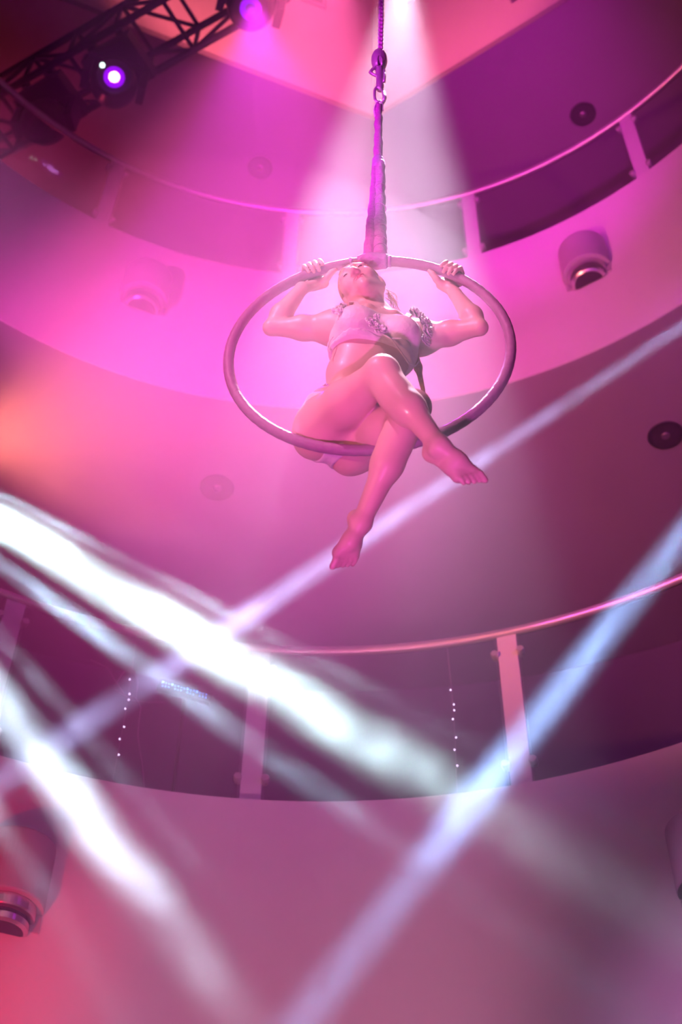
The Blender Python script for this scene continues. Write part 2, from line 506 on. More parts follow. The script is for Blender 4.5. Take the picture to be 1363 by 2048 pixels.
# rope line, slightly leaning, from the ring top to far above the frame
def rope(z):                      # z above the lens
    t = (z - 4.101) / (6.4569 - 4.101)
    return Vector((0.1057 + (0.1464 - 0.1057) * t, 2.467, z + EYE))
velvet = material('strap_fabric', (0.58, 0.12, 0.52), 0.8, noise=0.3, nscale=70, bump=0.6)
strap = empty('strap', rope(4.11))
tag(strap, 'purple fabric sleeve strap tied between the hoop and the carabiner', 'strap')
so = Vector(strap.location)
random.seed(9)
def sleeve(x_off_bot, x_off_top, r_bot, r_top, z0, z1, n=46, seed=0, yoff=0.0, wob=0.0022):
    rnd = random.Random(seed)
    pts, rads = [], []
    ph = 0
    for i in range(n + 1):
        u = i / n
        z = z0 + (z1 - z0) * u
        p = rope(z) - so
        p.x += x_off_bot + (x_off_top - x_off_bot) * u + 0.0012 * math.sin(u * 31 + seed)
        p.y += yoff
        ph = 0.55 * ph + rnd.uniform(-1, 1)
        pts.append(p)
        rads.append(r_bot + (r_top - r_bot) * u + wob * ph * 0.6)
    return pts, rads
p, r_ = sleeve(-0.0235, -0.010, 0.0235, 0.012, 4.105, 4.80, seed=1)
MB().tube(p, r_, 12).build('sleeve_leg', velvet, strap, True)
p, r_ = sleeve(0.012, 0.008, 0.0245, 0.0165, 4.105, 4.80, seed=2, yoff=-0.008, wob=0.003)
MB().tube(p, r_, 12).build('sleeve_leg', velvet, strap, True)
p, r_ = sleeve(0.0, -0.002, 0.019, 0.0135, 4.78, 5.32, seed=3, wob=0.003)
MB().tube(p, r_, 12).build('sleeve_neck', velvet, strap, True)
MB().tube([rope(z) - so for z in (4.765, 4.785, 4.81, 4.835, 4.85)], [0.021, 0.0245, 0.024, 0.0235, 0.018], 14).build('tie_band', wrap_m, strap, True)
for z, s in ((4.16, 1), (4.22, -1), (4.30, 1), (4.37, 1), (4.45, -1), (4.52, 1), (4.60, 1), (4.68, -1)):
    c = rope(z) - so
    u_ = (z - 4.105) / 0.695
    r_f = 0.0252 - 0.0080 * u_
    MB().tube([c + Vector((0.012 - 0.004 * u_ + r_f * math.cos(w), -0.008 + r_f * math.sin(w), 0.007 * s * math.cos(w))) for w in [2 * math.pi * k / 16 for k in range(16)]], 0.0022, 6, closed=True).build('sleeve_fold', velvet, strap, True)
# bright webbing loop at the strap's eye
MB().tube([rope(5.30) - so + Vector(q) for q in ((-0.016, 0, -0.09), (-0.020, -0.004, -0.04), (-0.017, -0.004, 0.0), (-0.006, 0, 0.05), (0.004, 0, 0.06), (0.012, 0, 0.04), (0.013, 0, -0.03))], 0.005, 8).build('webbing_loop', M['post'], strap, True)

# carabiner
def loop_pts(w0, w1, h, n=28, tilt=0.0, gap=False):
    out = []
    for i in range(n):
        a = 2 * math.pi * i / n
        y = math.sin(a)
        w = w0 + (w1 - w0) * (y + 1) / 2
        out.append(Vector((w * math.copysign(abs(math.cos(a)) ** 0.7, math.cos(a)), 0, h * math.copysign(abs(y) ** 0.8, y))))
    rot = Matrix.Rotation(tilt, 3, 'Z')
    return [rot @ q for q in out]
cara = empty('carabiner', rope(5.36))
tag(cara, 'steel carabiner clipped through the eye of the purple strap', 'carabiner')
MB().tube([q + Vector((0, 0, 0.055)) for q in loop_pts(0.024, 0.018, 0.075, tilt=0.35)], 0.0062, 10, closed=True).build('frame', M['steel'], cara, True)
MB().tube([Matrix.Rotation(0.35, 3, 'Z') @ Vector(q) for q in ((0.021, 0, 0.015), (0.024, 0, 0.05), (0.021, 0, 0.10))], [0.0075, 0.0092, 0.0075], 10).build('gate_sleeve', M['steel'], cara, True)
# swivel with its lower shackle
sw = empty('swivel', rope(5.55))
tag(sw, 'round polished steel swivel between the rope and the carabiner', 'swivel')
MB().tube([Vector(q) for q in ((-0.004, 0, 0.17), (-0.034, -0.005, 0.10), (-0.040, -0.006, 0.075), (-0.030, -0.005, 0.06), (0.006, 0, 0.035))], 0.0072, 10).build('snap_hook', M['steel'], sw, True)
MB().lathe([(0.008, -0.085), (0.014, -0.08), (0.017, -0.05), (0.015, 0.02), (0.018, 0.09), (0.016, 0.17), (0.008, 0.175)], 16).build('stem', M['steel'], sw, True)
MB().tube([Vector(q) for q in ((0.018, -0.012, -0.03), (0.021, -0.012, 0.02), (0.020, -0.012, 0.085))], 0.006, 8).build('latch', M['steel'], sw, True)
MB().lathe([(0.010, 0.135), (0.020, 0.14), (0.031, 0.165), (0.0355, 0.205), (0.034, 0.25), (0.026, 0.285), (0.014, 0.305), (0.008, 0.31)], 28).build('body', M['steel'], sw, True)
for s in (-1, 1):
    MB().tube([Vector((s * 0.010, -0.02, 0.12)), Vector((s * 0.011, -0.028, 0.16)), Vector((s * 0.004, -0.03, 0.185))], 0.0055, 8).build('shackle_leg', M['steel'], sw, True)
# braided rope of two visible strands
rp = empty('rope', rope(5.86))
tag(rp, 'braided pale rope running up from the swivel out of the picture', 'rope')
ro = Vector(rp.location)
cord = material('braided_cord', (0.70, 0.62, 0.70), 0.45, noise=0.1, nscale=60)
core = MB().tube([rope(z) - ro for z in (5.86, 7.0, 9.0, 11.0, 13.0)], 0.0095, 10)
core.build('core', velvet, rp, True)
br = MB()
z, i = 5.868, 0
while z < 7.2:
    c = rope(z) - ro
    for s in range(4):
        w = math.pi / 4 + s * math.pi / 2
        zz = 0.0225 * (s % 2)
        br.ball(c + Vector((0.0088 * math.cos(w), 0.0088 * math.sin(w), zz)), (0.0072, 0.0072, 0.0125), 7, 5)
    z += 0.045
br.build('braid', cord, rp, True)
tag(rp.children[1], kind='stuff')

# ---------------------------------------------------------------- lighting truss with moving heads
TA, TB = Vector((-4.75, 6.75, EYE + 12.15)), Vector((-0.30, 4.18, EYE + 12.15))
tdir = (TB - TA).normalized()
tside = Vector((-tdir.y, tdir.x, 0))
TW = 0.52
truss = empty('lighting_truss', TA)
tag(truss, 'black box truss crossing the top left corner with stage lamps under it', 'truss')
L = (TB - TA).length
def tp(x, s, h):
    return tdir * x + tside * (s * TW / 2) + Vector((0, 0, h * TW))
for s in (-1, 1):
    for h in (0, 1):
        MB().tube([tp(0, s, h), tp(L, s, h)], 0.036, 10).build('chord', M['truss'], truss, True)
step = TW
i = 0
x = 0.05
while x < L - 0.01:
    for h in (0, 1):
        MB().tube([tp(x, -1, h), tp(x, 1, h)], 0.022, 8).build('cross_brace', M['truss'], truss, True)
    for s in (-1, 1):
        MB().tube([tp(x, s, 0), tp(x, s, 1)], 0.022, 8).build('upright_brace', M['truss'], truss, True)
        if x + step < L:
            a, b = (0, 1) if i % 2 else (1, 0)
            MB().tube([tp(x, s, a), tp(x + step, s, b)], 0.022, 8).build('diagonal_brace', M['truss'], truss, True)
    if x + step < L and i % 2 == 0:
        MB().tube([tp(x, -1, 1), tp(x + step, 1, 1)], 0.022, 8).build('diagonal_brace', M['truss'], truss, True)
    x += step
    i += 1

lens_lit = material('lit_purple_lens', (0.3, 0.1, 0.4), 0.2, emit=(0.75, 0.25, 1.0), estr=14.0)
lens_glow = material('lens_glow_ring', (0.05, 0.0, 0.08), 0.3, emit=(0.30, 0.0, 0.9), estr=1.6)
lens_dim = material('dim_lens', (0.05, 0.02, 0.08), 0.1, emit=(0.3, 0.05, 0.8), estr=0.6)
led_white = material('status_light', (0.8, 1.0, 0.95), 0.3, emit=(0.75, 1.0, 0.9), estr=4.0)

for m_ in (lens_lit, lens_glow, lens_dim, led_white):
    m_.cycles.emission_sampling = 'NONE'
lens_off = material('unlit_lens', (0.02, 0.015, 0.03), 0.5, noise=0.2, nscale=20)

K = 1.22
def moving_head(x, label, aim, lit):
    base = TA + tp(x, 0, 0) + Vector((0, 0, -0.105))
    root = empty('moving_head_light', base)
    tag(root, label, 'stage light', 'moving head lights on the truss')
    rot = Matrix((tdir, tside, Vector((0, 0, 1)))).transposed()
    MB().box((0, 0, -0.075 * K), (0.42 * K, 0.36 * K, 0.14 * K), rot).build('base', M['plastic'], root)
    for s in (-1, 1):
        MB().box(rot @ Vector((s * 0.12 * K, 0, 0.035)), (0.06, 0.5, 0.075), rot).build('clamp', M['black'], root)
    a = (Vector(aim) + Vector((0, 0, EYE)) - base).normalized()
    pan = math.atan2(a.x, -a.y)
    rz = Matrix.Rotation(pan, 3, 'Z')
    MB().box(rz @ Vector((0, 0, -0.165 * K)), (0.46 * K, 0.16 * K, 0.05 * K), rz).build('yoke_plate', M['plastic'], root)
    for s in (-1, 1):
        MB().box(rz @ Vector((s * 0.205 * K, 0, -0.30 * K)), (0.055 * K, 0.14 * K, 0.30 * K), rz).build('yoke_arm', M['plastic'], root)
    c = Vector((0, 0, -0.37 * K))
    q = a.to_track_quat('Z', 'Y').to_matrix()
    m4 = Matrix.Translation(c) @ q.to_4x4() @ Matrix.Scale(K, 4)
    head = MB().lathe([(0.04, -0.22), (0.11, -0.215), (0.150, -0.16), (0.170, -0.05), (0.165, 0.06), (0.145, 0.13), (0.135, 0.19), (0.118, 0.19), (0.108, 0.165), (0.03, 0.163)], 28, m4).build('head', M['plastic'], root, True)
    MB().lathe([(0.044, 0.163), (0.075, 0.163), (0.075, 0.172), (0.044, 0.172)], 28, m4).build('lens_rim', lens_glow if lit else M['black'], head)
    MB().lathe([(0.043, 0.160), (0.038, 0.174), (0.025, 0.181), (0.005, 0.183)], 24, m4).build('lens', (lens_off, lens_lit, lens_dim)[lit], head, True)
    if lit == 1:
        MB().lathe([(0.004, 0.168), (0.018, 0.168), (0.018, 0.176), (0.004, 0.178)], 12, m4 @ Matrix.Translation((-0.098, 0.052, 0.02))).build('status_light', led_white, root)
    return root
moving_head(3.07, 'moving head stage light with its lit white purple lens under the truss', (0.0, -2.0, 3.0), 1)
moving_head(4.50, 'moving head stage light glowing purple at the top edge above the red ceiling', (-0.25, 2.4, 3.6), 2)
moving_head(2.3, 'dark unlit moving head stage light at the left end of the truss', (-3.2, 3.0, 4.0), 0)

# ---------------------------------------------------------------- dark clerestory windows and a vent high in the skylight walls
night = material('night_glass', (0.035, 0.012, 0.03), 0.08, noise=0.2, nscale=3)
frame_m = material('window_frame_paint', (0.30, 0.26, 0.28), 0.5, noise=0.1, nscale=10)
def wall_piece(name, d, s0, s1, z0, z1, bars, kind='structure'):
    """a framed pane standing a little proud of a skylight wall; d runs along the wall from the corner"""
    nrm = Vector((-d.y, d.x))
    if nrm.dot(Vector((CX, CY)) - CORNER) < 0: nrm = -nrm
    rot = Matrix(((d.x, nrm.x, 0), (d.y, nrm.y, 0), (0, 0, 1)))
    c = CORNER + d * ((s0 + s1) / 2) + nrm * 0.012
    root = empty(name, (c.x, c.y, z0 + EYE))
    w, h = s1 - s0, z1 - z0
    MB().box((0, 0, h / 2), (w, 0.02, h), rot).build('pane', night, root)
    for q, sz in (((-w / 2 + 0.02, 0.012, h / 2), (0.04, 0.03, h)), ((w / 2 - 0.02, 0.012, h / 2), (0.04, 0.03, h)), ((0, 0.012, 0.02), (w - 0.08, 0.03, 0.04)), ((0, 0.012, h - 0.02), (w - 0.08, 0.03, 0.04))):
        MB().box(rot @ Vector(q), sz, rot).build('frame_bar', frame_m, root)
    for k in range(bars):
        x = -w / 2 + w * (k + 1) / (bars + 1)
        MB().box(rot @ Vector((x, 0.010, h / 2)), (0.03, 0.025, h - 0.08), rot).build('glazing_bar', frame_m, root)
    if kind: root['kind'] = kind
    return root
wall_piece('window_1', DL, 0.60, 2.60, 16.0, 17.4, 2)
wall_piece('window_2', DR, 0.50, 2.50, 16.0, 17.4, 2)
v = wall_piece('air_vent', DR, 1.74, 2.30, 14.30, 14.62, 0, None)
tag(v, 'dark air vent in the red-lit wall at the top edge, right of the rope', 'air vent')

# ---------------------------------------------------------------- reflections in the lower glass, built as objects behind it
blue_led_glint = material('blue_led_glint', (0.1, 0.2, 0.8), 0.3, emit=(0.12, 0.30, 1.0), estr=14.0)  # glow stands in for blue dots reflected in the glass
glint_m = material('pale_glint', (0.7, 0.6, 0.8), 0.3, emit=(0.85, 0.7, 1.0), estr=4.0)  # glow stands in for small sparkles reflected in the glass
for m_ in (blue_led_glint, glint_m):
    m_.cycles.emission_sampling = 'NONE'
cable_m = material('grey_cable', (0.50, 0.40, 0.46), 0.6, noise=0.1, nscale=30)
A_, B_ = Vector((-1.089, 6.428, 5.628 + EYE)), Vector((-0.817, 6.479, 5.576 + EYE))
bar = empty('led_reflection', ((A_.x + B_.x) / 2, (A_.y + B_.y) / 2 + 0.10, Z1 - 0.15))
tag(bar, 'blue LED dots reflected in the lower glass, built as a slim glowing bar, under the broad beam', 'led reflection')
bo = Vector(bar.location)
ax_ = (B_ - A_).normalized()
rb = ax_.to_track_quat('X', 'Z').to_matrix()
mid = (A_ + B_) / 2 - bo
MB().box(mid + Vector((0, 0.03, 0)), (0.34, 0.035, 0.075), rb).build('housing', M['black'], bar)
MB().tube([Vector((0, 0, 0.02)), Vector((mid.x, mid.y + 0.06, mid.z))], 0.012, 8).build('stand_pole', M['black'], bar, True)
MB().lathe([(0.10, 0.0), (0.10, 0.015), (0.02, 0.022)], 20).build('stand_foot', M['black'], bar)
rnd = random.Random(11)
for row, zz in enumerate((0.012, -0.016)):
    mb = MB()
    for k in range(15):
        if row and k % 4 == 3: continue
        p = mid + ax_ * (-0.14 + 0.28 * k / 14) + Vector((0, 0.008, zz + rnd.uniform(-0.003, 0.003)))
        mb.ball(p, 0.0062 if k in (0, 3, 8, 11) and not row else rnd.uniform(0.0024, 0.0036), 8, 6)
    mb.build('led_glint_row', blue_led_glint, bar, True)
cab = empty('cable', (-1.085, 6.429, Z1 - 0.15))  # curls reflected in the glass, modelled as a cable
tag(cab, 'thin pale curls reflected in the lower left glass panel, built as a cable', 'cable')
co = Vector(cab.location)
cp_ = [(-1.536, 6.303, 5.691), (-1.43, 6.335, 5.66), (-1.36, 6.36, 5.56), (-1.30, 6.375, 5.47), (-1.235, 6.393, 5.47), (-1.195, 6.40, 5.40), (-1.188, 6.405, 5.19), (-1.13, 6.419, 4.943), (-1.085, 6.429, 4.70), (-1.085, 6.429, 4.43)]
MB().tube([Vector(q) + Vector((0, 0, EYE)) - co for q in cp_], 0.0045, 6).build('lead', cable_m, cab, True)
MB().tube([Vector(q) + Vector((0, 0, EYE)) - co for q in ((-1.36, 6.36, 5.56), (-1.33, 6.37, 5.66), (-1.27, 6.385, 5.68), (-1.235, 6.393, 5.60), (-1.235, 6.393, 5.47))], 0.0045, 6).build('loop', cable_m, cab, True)
MB().tube([Vector(q) + Vector((0, 0, EYE)) - co for q in ((-1.36, 6.36, 5.50), (-1.25, 6.39, 5.44), (-1.15, 6.41, 5.45), (-1.06, 6.43, 5.47))], 0.0035, 6).build('tail', cable_m, cab, True)
def glint_string(az_deg, label):
    az = math.radians(az_deg)
    root = empty('glint_string', ring_pt(az, R + 0.10, Z1))
    tag(root, label, 'reflected sparkles', 'reflected sparkles in the lower glass')
    o_ = Vector(root.location)
    pts = [ring_pt(az + 0.0035 * math.sin(3 * t), R + 0.085, Z1R - 0.04 - (Z1R - Z1 - 0.06) * t) - o_ for t in [k / 10 for k in range(11)]]
    MB().tube(pts, 0.0022, 5).build('wire', cable_m, root, True)
    for k in (3, 4, 4.4, 5, 6.2, 7, 8):
        i = int(k); f_ = k - i
        p = pts[i].lerp(pts[min(i + 1, 10)], f_)
        MB().ball(p + Vector((0.006 * (-1) ** i, 0, 0)), 0.0055, 8, 6).build('bulb', glint_m, root, True)  # each ball is a reflected sparkle given its own glow
glint_string(-15.6, 'tiny pale sparkles reflected in the glass, built as glowing dots below the blue ones')
glint_string(12.8, 'tiny pale sparkles reflected in the glass, built as glowing dots left of the right-hand post')

# ---------------------------------------------------------------- the performer: one continuous body grown from a distance field
HGRID = 0.0042
OFF = np.array([0.0, 0.0, EYE])
J = {k: np.array(v) for k, v in dict(
    hipR=(-0.068, 2.592, 3.325), hipL=(0.059, 2.648, 3.31), kneeR=(0.113, 2.342, 3.262), kneeL=(0.205, 2.408, 3.185),
    ankR=(0.269, 2.365, 2.952), ankL=(0.059, 2.634, 2.93),
    shR=(-0.03, 2.513, 3.745), shL=(0.253, 2.567, 3.775), elR=(-0.24, 2.527, 3.765), elL=(0.437, 2.472, 3.705),
    neck=(0.086, 2.515, 3.825), head=(0.058, 2.486, 3.946), chest=(0.098, 2.518, 3.678), waist=(0.056, 2.555, 3.505),
    pelvis=(-0.004, 2.618, 3.345)).items()}
GO = np.array([-0.36, 2.14, 2.70])           # grid origin
GN = np.ceil((np.array([0.56, 2.90, 4.20]) - GO) / HGRID).astype(int)

class Field:
    def __init__(self):
        self.f = np.full(GN, 1.0, np.float32)
    def region(self, lo, hi):
        a = np.clip(np.floor((lo - GO) / HGRID).astype(int), 0, GN - 1)
        b = np.clip(np.ceil((hi - GO) / HGRID).astype(int) + 1, 1, GN)
        sl = tuple(slice(int(x), int(y)) for x, y in zip(a, b))
        g = [np.arange(s.start, s.stop, dtype=np.float32) * HGRID + np.float32(o) for s, o in zip(sl, GO)]
        return sl, g[0][:, None, None], g[1][None, :, None], g[2][None, None, :]
    def blend(self, sl, d, k):
        a = self.f[sl]
        if k <= 1e-6:
            self.f[sl] = np.minimum(a, d)
        else:
            h = np.maximum(k - np.abs(a - d), 0) / k
            self.f[sl] = np.minimum(a, d) - h * h * k * 0.25
    def cone(self, p, q, r0, r1, k=0.03):
        p, q = np.asarray(p, float), np.asarray(q, float)
        m = max(r0, r1) + k + 3 * HGRID
        sl, X, Y, Z = self.region(np.minimum(p, q) - m, np.maximum(p, q) + m)
        e = q - p
        l2 = float(e @ e) + 1e-9
        t = np.clip(((X - p[0]) * e[0] + (Y - p[1]) * e[1] + (Z - p[2]) * e[2]) / l2, 0, 1)
        t = t.astype(np.float32)
        d = np.sqrt((X - p[0] - t * e[0]) ** 2 + (Y - p[1] - t * e[1]) ** 2 + (Z - p[2] - t * e[2]) ** 2) - (r0 + (r1 - r0) * t)
        self.blend(sl, d.astype(np.float32), k)
        return self
    def chain(self, pts, rads, k=0.03):
        for i in range(len(pts) - 1):
            self.cone(pts[i], pts[i + 1], rads[i], rads[i + 1], k if i == 0 else min(k, 0.02))
        return self
    def ell(self, c, r, k=0.03, ax=None, cut=False):
        c = np.asarray(c, float)
        r = np.asarray(r, float)
        m = r.max() + k + 3 * HGRID
        sl, X, Y, Z = self.region(c - m, c + m)
        x, y, z = X - c[0], Y - c[1], Z - c[2]
        if ax is not None:
            x, y, z = (x * ax[0][0] + y * ax[0][1] + z * ax[0][2], x * ax[1][0] + y * ax[1][1] + z * ax[1][2], x * ax[2][0] + y * ax[2][1] + z * ax[2][2])
        k0 = np.sqrt((x / r[0]) ** 2 + (y / r[1]) ** 2 + (z / r[2]) ** 2) + 1e-6
        k1 = np.sqrt((x / r[0] ** 2) ** 2 + (y / r[1] ** 2) ** 2 + (z / r[2] ** 2) ** 2) + 1e-6
        d = (k0 * (k0 - 1) / k1).astype(np.float32)
        if cut:
            a = self.f[sl]
            d = -d
            h = np.maximum(k - np.abs(a - d), 0) / k
            self.f[sl] = np.maximum(a, d) + h * h * k * 0.25
        else:
            self.blend(sl, d, k)
        return self
    def merge(self, other, k, near=None, rad=0.1, k2=0.004):
        """smooth union; the blend is wide near one joint and tight elsewhere"""
        if near is None:
            kk = np.float32(k)
        else:
            _, X, Y, Z = self.region(GO, GO + GN * HGRID)
            dd = np.sqrt((X - near[0]) ** 2 + (Y - near[1]) ** 2 + (Z - near[2]) ** 2)
            w = np.clip(1.5 - dd / rad, 0, 1).astype(np.float32)
            kk = k2 + (k - k2) * w * w * (3 - 2 * w)
        h = np.maximum(kk - np.abs(self.f - other.f), 0) / kk
        self.f = (np.minimum(self.f, other.f) - h * h * kk * 0.25).astype(np.float32)
        return self

def surface_nets(F, smooth=2):
    """dual mesh of the zero level of a sampled field"""
    ins = F < 0
    a = ins[:-1, :-1, :-1].astype(np.int8)
    cnt = np.zeros(a.shape, np.int8)
    for i in (0, 1):
        for j in (0, 1):
            for k in (0, 1):
                cnt += ins[i:i + a.shape[0], j:j + a.shape[1], k:k + a.shape[2]]
    act = (cnt > 0) & (cnt < 8)
    idx = np.argwhere(act)
    cid = np.full(act.shape, -1, np.int32)
    cid[act] = np.arange(len(idx))
    pos = np.zeros((len(idx), 3))
    w = np.zeros(len(idx))
    corner = np.array([(i, j, k) for i in (0, 1) for j in (0, 1) for k in (0, 1)])
    val = np.stack([F[idx[:, 0] + c[0], idx[:, 1] + c[1], idx[:, 2] + c[2]] for c in corner], 1)
    for p in range(8):
        for q in range(p + 1, 8):
            if np.abs(corner[p] - corner[q]).sum() != 1: continue
            m = (val[:, p] < 0) != (val[:, q] < 0)
            t = val[m, p] / (val[m, p] - val[m, q])
            pos[m] += corner[p] + t[:, None] * (corner[q] - corner[p])
            w[m] += 1
    verts = (idx + pos / w[:, None]) * HGRID + GO + OFF
    quads = []
    for axis in range(3):
        sh = [slice(None)] * 3
        lo = list(sh); lo[axis] = slice(0, -1)
        hi = list(sh); hi[axis] = slice(1, None)
        A, B = ins[tuple(lo)], ins[tuple(hi)]
        e = np.argwhere(A != B)
        u, v = [(1, 2), (2, 0), (0, 1)][axis]
        e = e[(e[:, u] > 0) & (e[:, v] > 0) & (e[:, u] < F.shape[u] - 1) & (e[:, v] < F.shape[v] - 1)]
        flip = B[e[:, 0], e[:, 1], e[:, 2]]
        def cell(du, dv):
            c = e.copy(); c[:, u] += du; c[:, v] += dv
            return cid[c[:, 0], c[:, 1], c[:, 2]]
        q = np.stack([cell(-1, -1), cell(0, -1), cell(0, 0), cell(-1, 0)], 1)
        q[flip] = q[flip][:, ::-1]
        quads.append(q)
    quads = np.concatenate(quads)
    for _ in range(smooth):
        acc = np.zeros_like(verts); n = np.zeros(len(verts))
        for s in range(4):
            np.add.at(acc, quads[:, s], verts[quads[:, (s + 1) % 4]]); np.add.at(n, quads[:, s], 1)
            np.add.at(acc, quads[:, s], verts[quads[:, (s - 1) % 4]]); np.add.at(n, quads[:, s], 1)
        verts = verts * 0.5 + 0.5 * acc / n[:, None]
    return verts, quads

def field_mesh(name, F, mat, parent=None, smooth=2, origin=None):
    v, q = surface_nets(F, smooth)
    if origin is not None:
        v = v - np.asarray(origin)
    me = bpy.data.meshes.new(name)
    me.vertices.add(len(v)); me.vertices.foreach_set('co', v.astype(np.float32).ravel())
    me.loops.add(q.size); me.loops.foreach_set('vertex_index', q.astype(np.int32).ravel())
    me.polygons.add(len(q)); me.polygons.foreach_set('loop_start', np.arange(0, q.size, 4, dtype=np.int32))
    me.polygons.foreach_set('loop_total', np.full(len(q), 4, np.int32))
    me.update(calc_edges=True)
    me.validate()
    me.polygons.foreach_set('use_smooth', [True] * len(me.polygons))
    me.materials.append(mat)
    o = bpy.data.objects.new(name, me)
    COL.objects.link(o)
    o.parent = parent
    return o

def unit(v):
    v = np.asarray(v, float)
    return v / np.linalg.norm(v)

# torso frame: spine up, front (towards the lens), her left
UPT = unit(J['neck'] - J['waist'])
LFT = unit(J['shL'] - J['shR'])
LFT = unit(LFT - UPT * (LFT @ UPT))
FRT = np.cross(LFT, UPT)                     # front of the chest
if FRT[1] > 0: FRT = -FRT
TAX = (LFT, FRT, UPT)
def tor(base, l, f, u):
    return J[base] + LFT * l + FRT * f + UPT * u

PUP = unit(J['waist'] - J['pelvis'])
PLF = unit(J['hipL'] - J['hipR'])
PLF = unit(PLF - PUP * (PLF @ PUP))
PFR = np.cross(PLF, PUP)
if PFR[1] > 0: PFR = -PFR
PAX = (PLF, PFR, PUP)
def pel(l, f, u):
    return J['pelvis'] + PLF * l + PFR * f + PUP * u

T = Field()
T.ell(tor('chest', 0, 0.0, -0.02), (0.140, 0.090, 0.125), 0.03, TAX)          # rib cage
T.ell(tor('chest', 0, -0.005, 0.075), (0.125, 0.068, 0.060), 0.05, TAX)        # upper chest
T.ell(tor('waist', 0, 0.0, 0.02), (0.116, 0.080, 0.095), 0.06, TAX)            # waist
T.ell(pel(0, 0.0, 0.055), (0.112, 0.085, 0.085), 0.06, PAX)                    # belly, hip bones
T.ell(pel(0, -0.005, -0.015), (0.122, 0.092, 0.085), 0.06, PAX)                # pelvis
T.ell(pel(-0.060, -0.035, -0.040), (0.074, 0.082, 0.080), 0.035, PAX)          # buttocks
T.ell(pel(0.064, -0.035, -0.036), (0.072, 0.080, 0.078), 0.020, PAX)
for s in (-1, 1):
    T.ell(tor('chest', s * 0.070, 0.068, -0.012), (0.062, 0.052, 0.058), 0.028, TAX)   # bust
for s in (-1, 1):
    T.ell(pel(s * 0.082, 0.010, 0.045), (0.046, 0.052, 0.055), 0.03, PAX)      # hip bones
CH = Field(); CH.f = T.f.copy()              # trunk alone, kept for the costume

# neck and shoulders
HUP0 = unit(J['head'] - J['neck'])
B = Field(); B.f = T.f.copy()
B.cone(J['neck'] - HUP0 * 0.03, J['head'] - HUP0 * 0.045, 0.052, 0.046, 0.04)
for n_ in ('shR', 'shL'):
    B.cone(J['neck'] + UPT * 0.015, J[n_] + UPT * 0.012, 0.036, 0.036, 0.05)
    B.ell(J[n_], (0.050, 0.050, 0.050), 0.04)
    s = -1 if n_ == 'shR' else 1
    B.cone(tor('chest', s * 0.045, 0.065, 0.085), J[n_] + FRT * 0.01, 0.010, 0.010, 0.03)   # collarbone

# head frame: leaned to the left of the picture, chin lifted, turned a little left
def rotm(axis, deg):
    a = unit(axis); t = math.radians(deg); c, s = math.cos(t), math.sin(t)
    K = np.array([[0, -a[2], a[1]], [a[2], 0, -a[0]], [-a[1], a[0], 0]])
    return np.eye(3) + s * K + (1 - c) * (K @ K)
HYAW, HPIT, HROL = -24.0, 6.0, -24.0
hb = np.stack([np.array([1., 0, 0]), np.array([0, -1., 0]), np.array([0, 0, 1.])])   # rows: her left, forward, up
Rh = rotm((0, 1, 0), HROL) @ rotm((0, 0, 1), HYAW) @ rotm((1, 0, 0), -HPIT)
HAX = [Rh @ hb[0], Rh @ hb[1], Rh @ hb[2]]
HS = 0.93
def hd(l, f, u):
    return J['head'] + HS * (HAX[0] * l + HAX[1] * f + HAX[2] * u)
def hr(*r):
    return [HS * x for x in r]
H = Field()
H.ell(hd(0, -0.012, 0.030), hr(0.073, 0.092, 0.080), 0.01, HAX)
H.ell(hd(0, 0.022, -0.020), hr(0.060, 0.070, 0.082), 0.03, HAX)
H.cone(hd(0, 0.068, -0.090), hd(0, 0.060, -0.080), 0.017 * HS, 0.024 * HS, 0.02)
for s in (-1, 1):
    H.cone(hd(s * 0.050, 0.000, -0.055), hd(0, 0.064, -0.088), 0.020 * HS, 0.017 * HS, 0.025)
    H.ell(hd(s * 0.036, 0.060, -0.022), hr(0.024, 0.020, 0.026), 0.02, HAX)
    H.cone(hd(s * 0.014, 0.087, 0.032), hd(s * 0.048, 0.068, 0.030), 0.007 * HS, 0.006 * HS, 0.012)   # brow
    H.ell(hd(s * 0.075, -0.012, -0.008), hr(0.008, 0.020, 0.030), 0.008, HAX)                        # ear
for s in (-1, 1):
    H.ell(hd(s * 0.031, 0.094, 0.011), hr(0.017, 0.014, 0.012), 0.012, HAX, cut=True)
H.cone(hd(0, 0.086, 0.016), hd(0, 0.108, -0.026), 0.0075 * HS, 0.0105 * HS, 0.010)
for s in (-1, 1):
    H.ell(hd(s * 0.012, 0.098, -0.031), hr(0.008, 0.010, 0.008), 0.006, HAX)
    H.ell(hd(s * 0.031, 0.076, 0.009), hr(0.0150, 0.0145, 0.0135), 0.003, HAX)     # closed lids
H.ell(hd(0, 0.086, -0.058), hr(0.024, 0.010, 0.006), 0.006, HAX)
H.ell(hd(0, 0.084, -0.070), hr(0.020, 0.011, 0.0075), 0.006, HAX)
H.ell(hd(0, 0.096, -0.0635), hr(0.022, 0.008, 0.0018), 0.002, HAX, cut=True)
B.merge(H, 0.028)

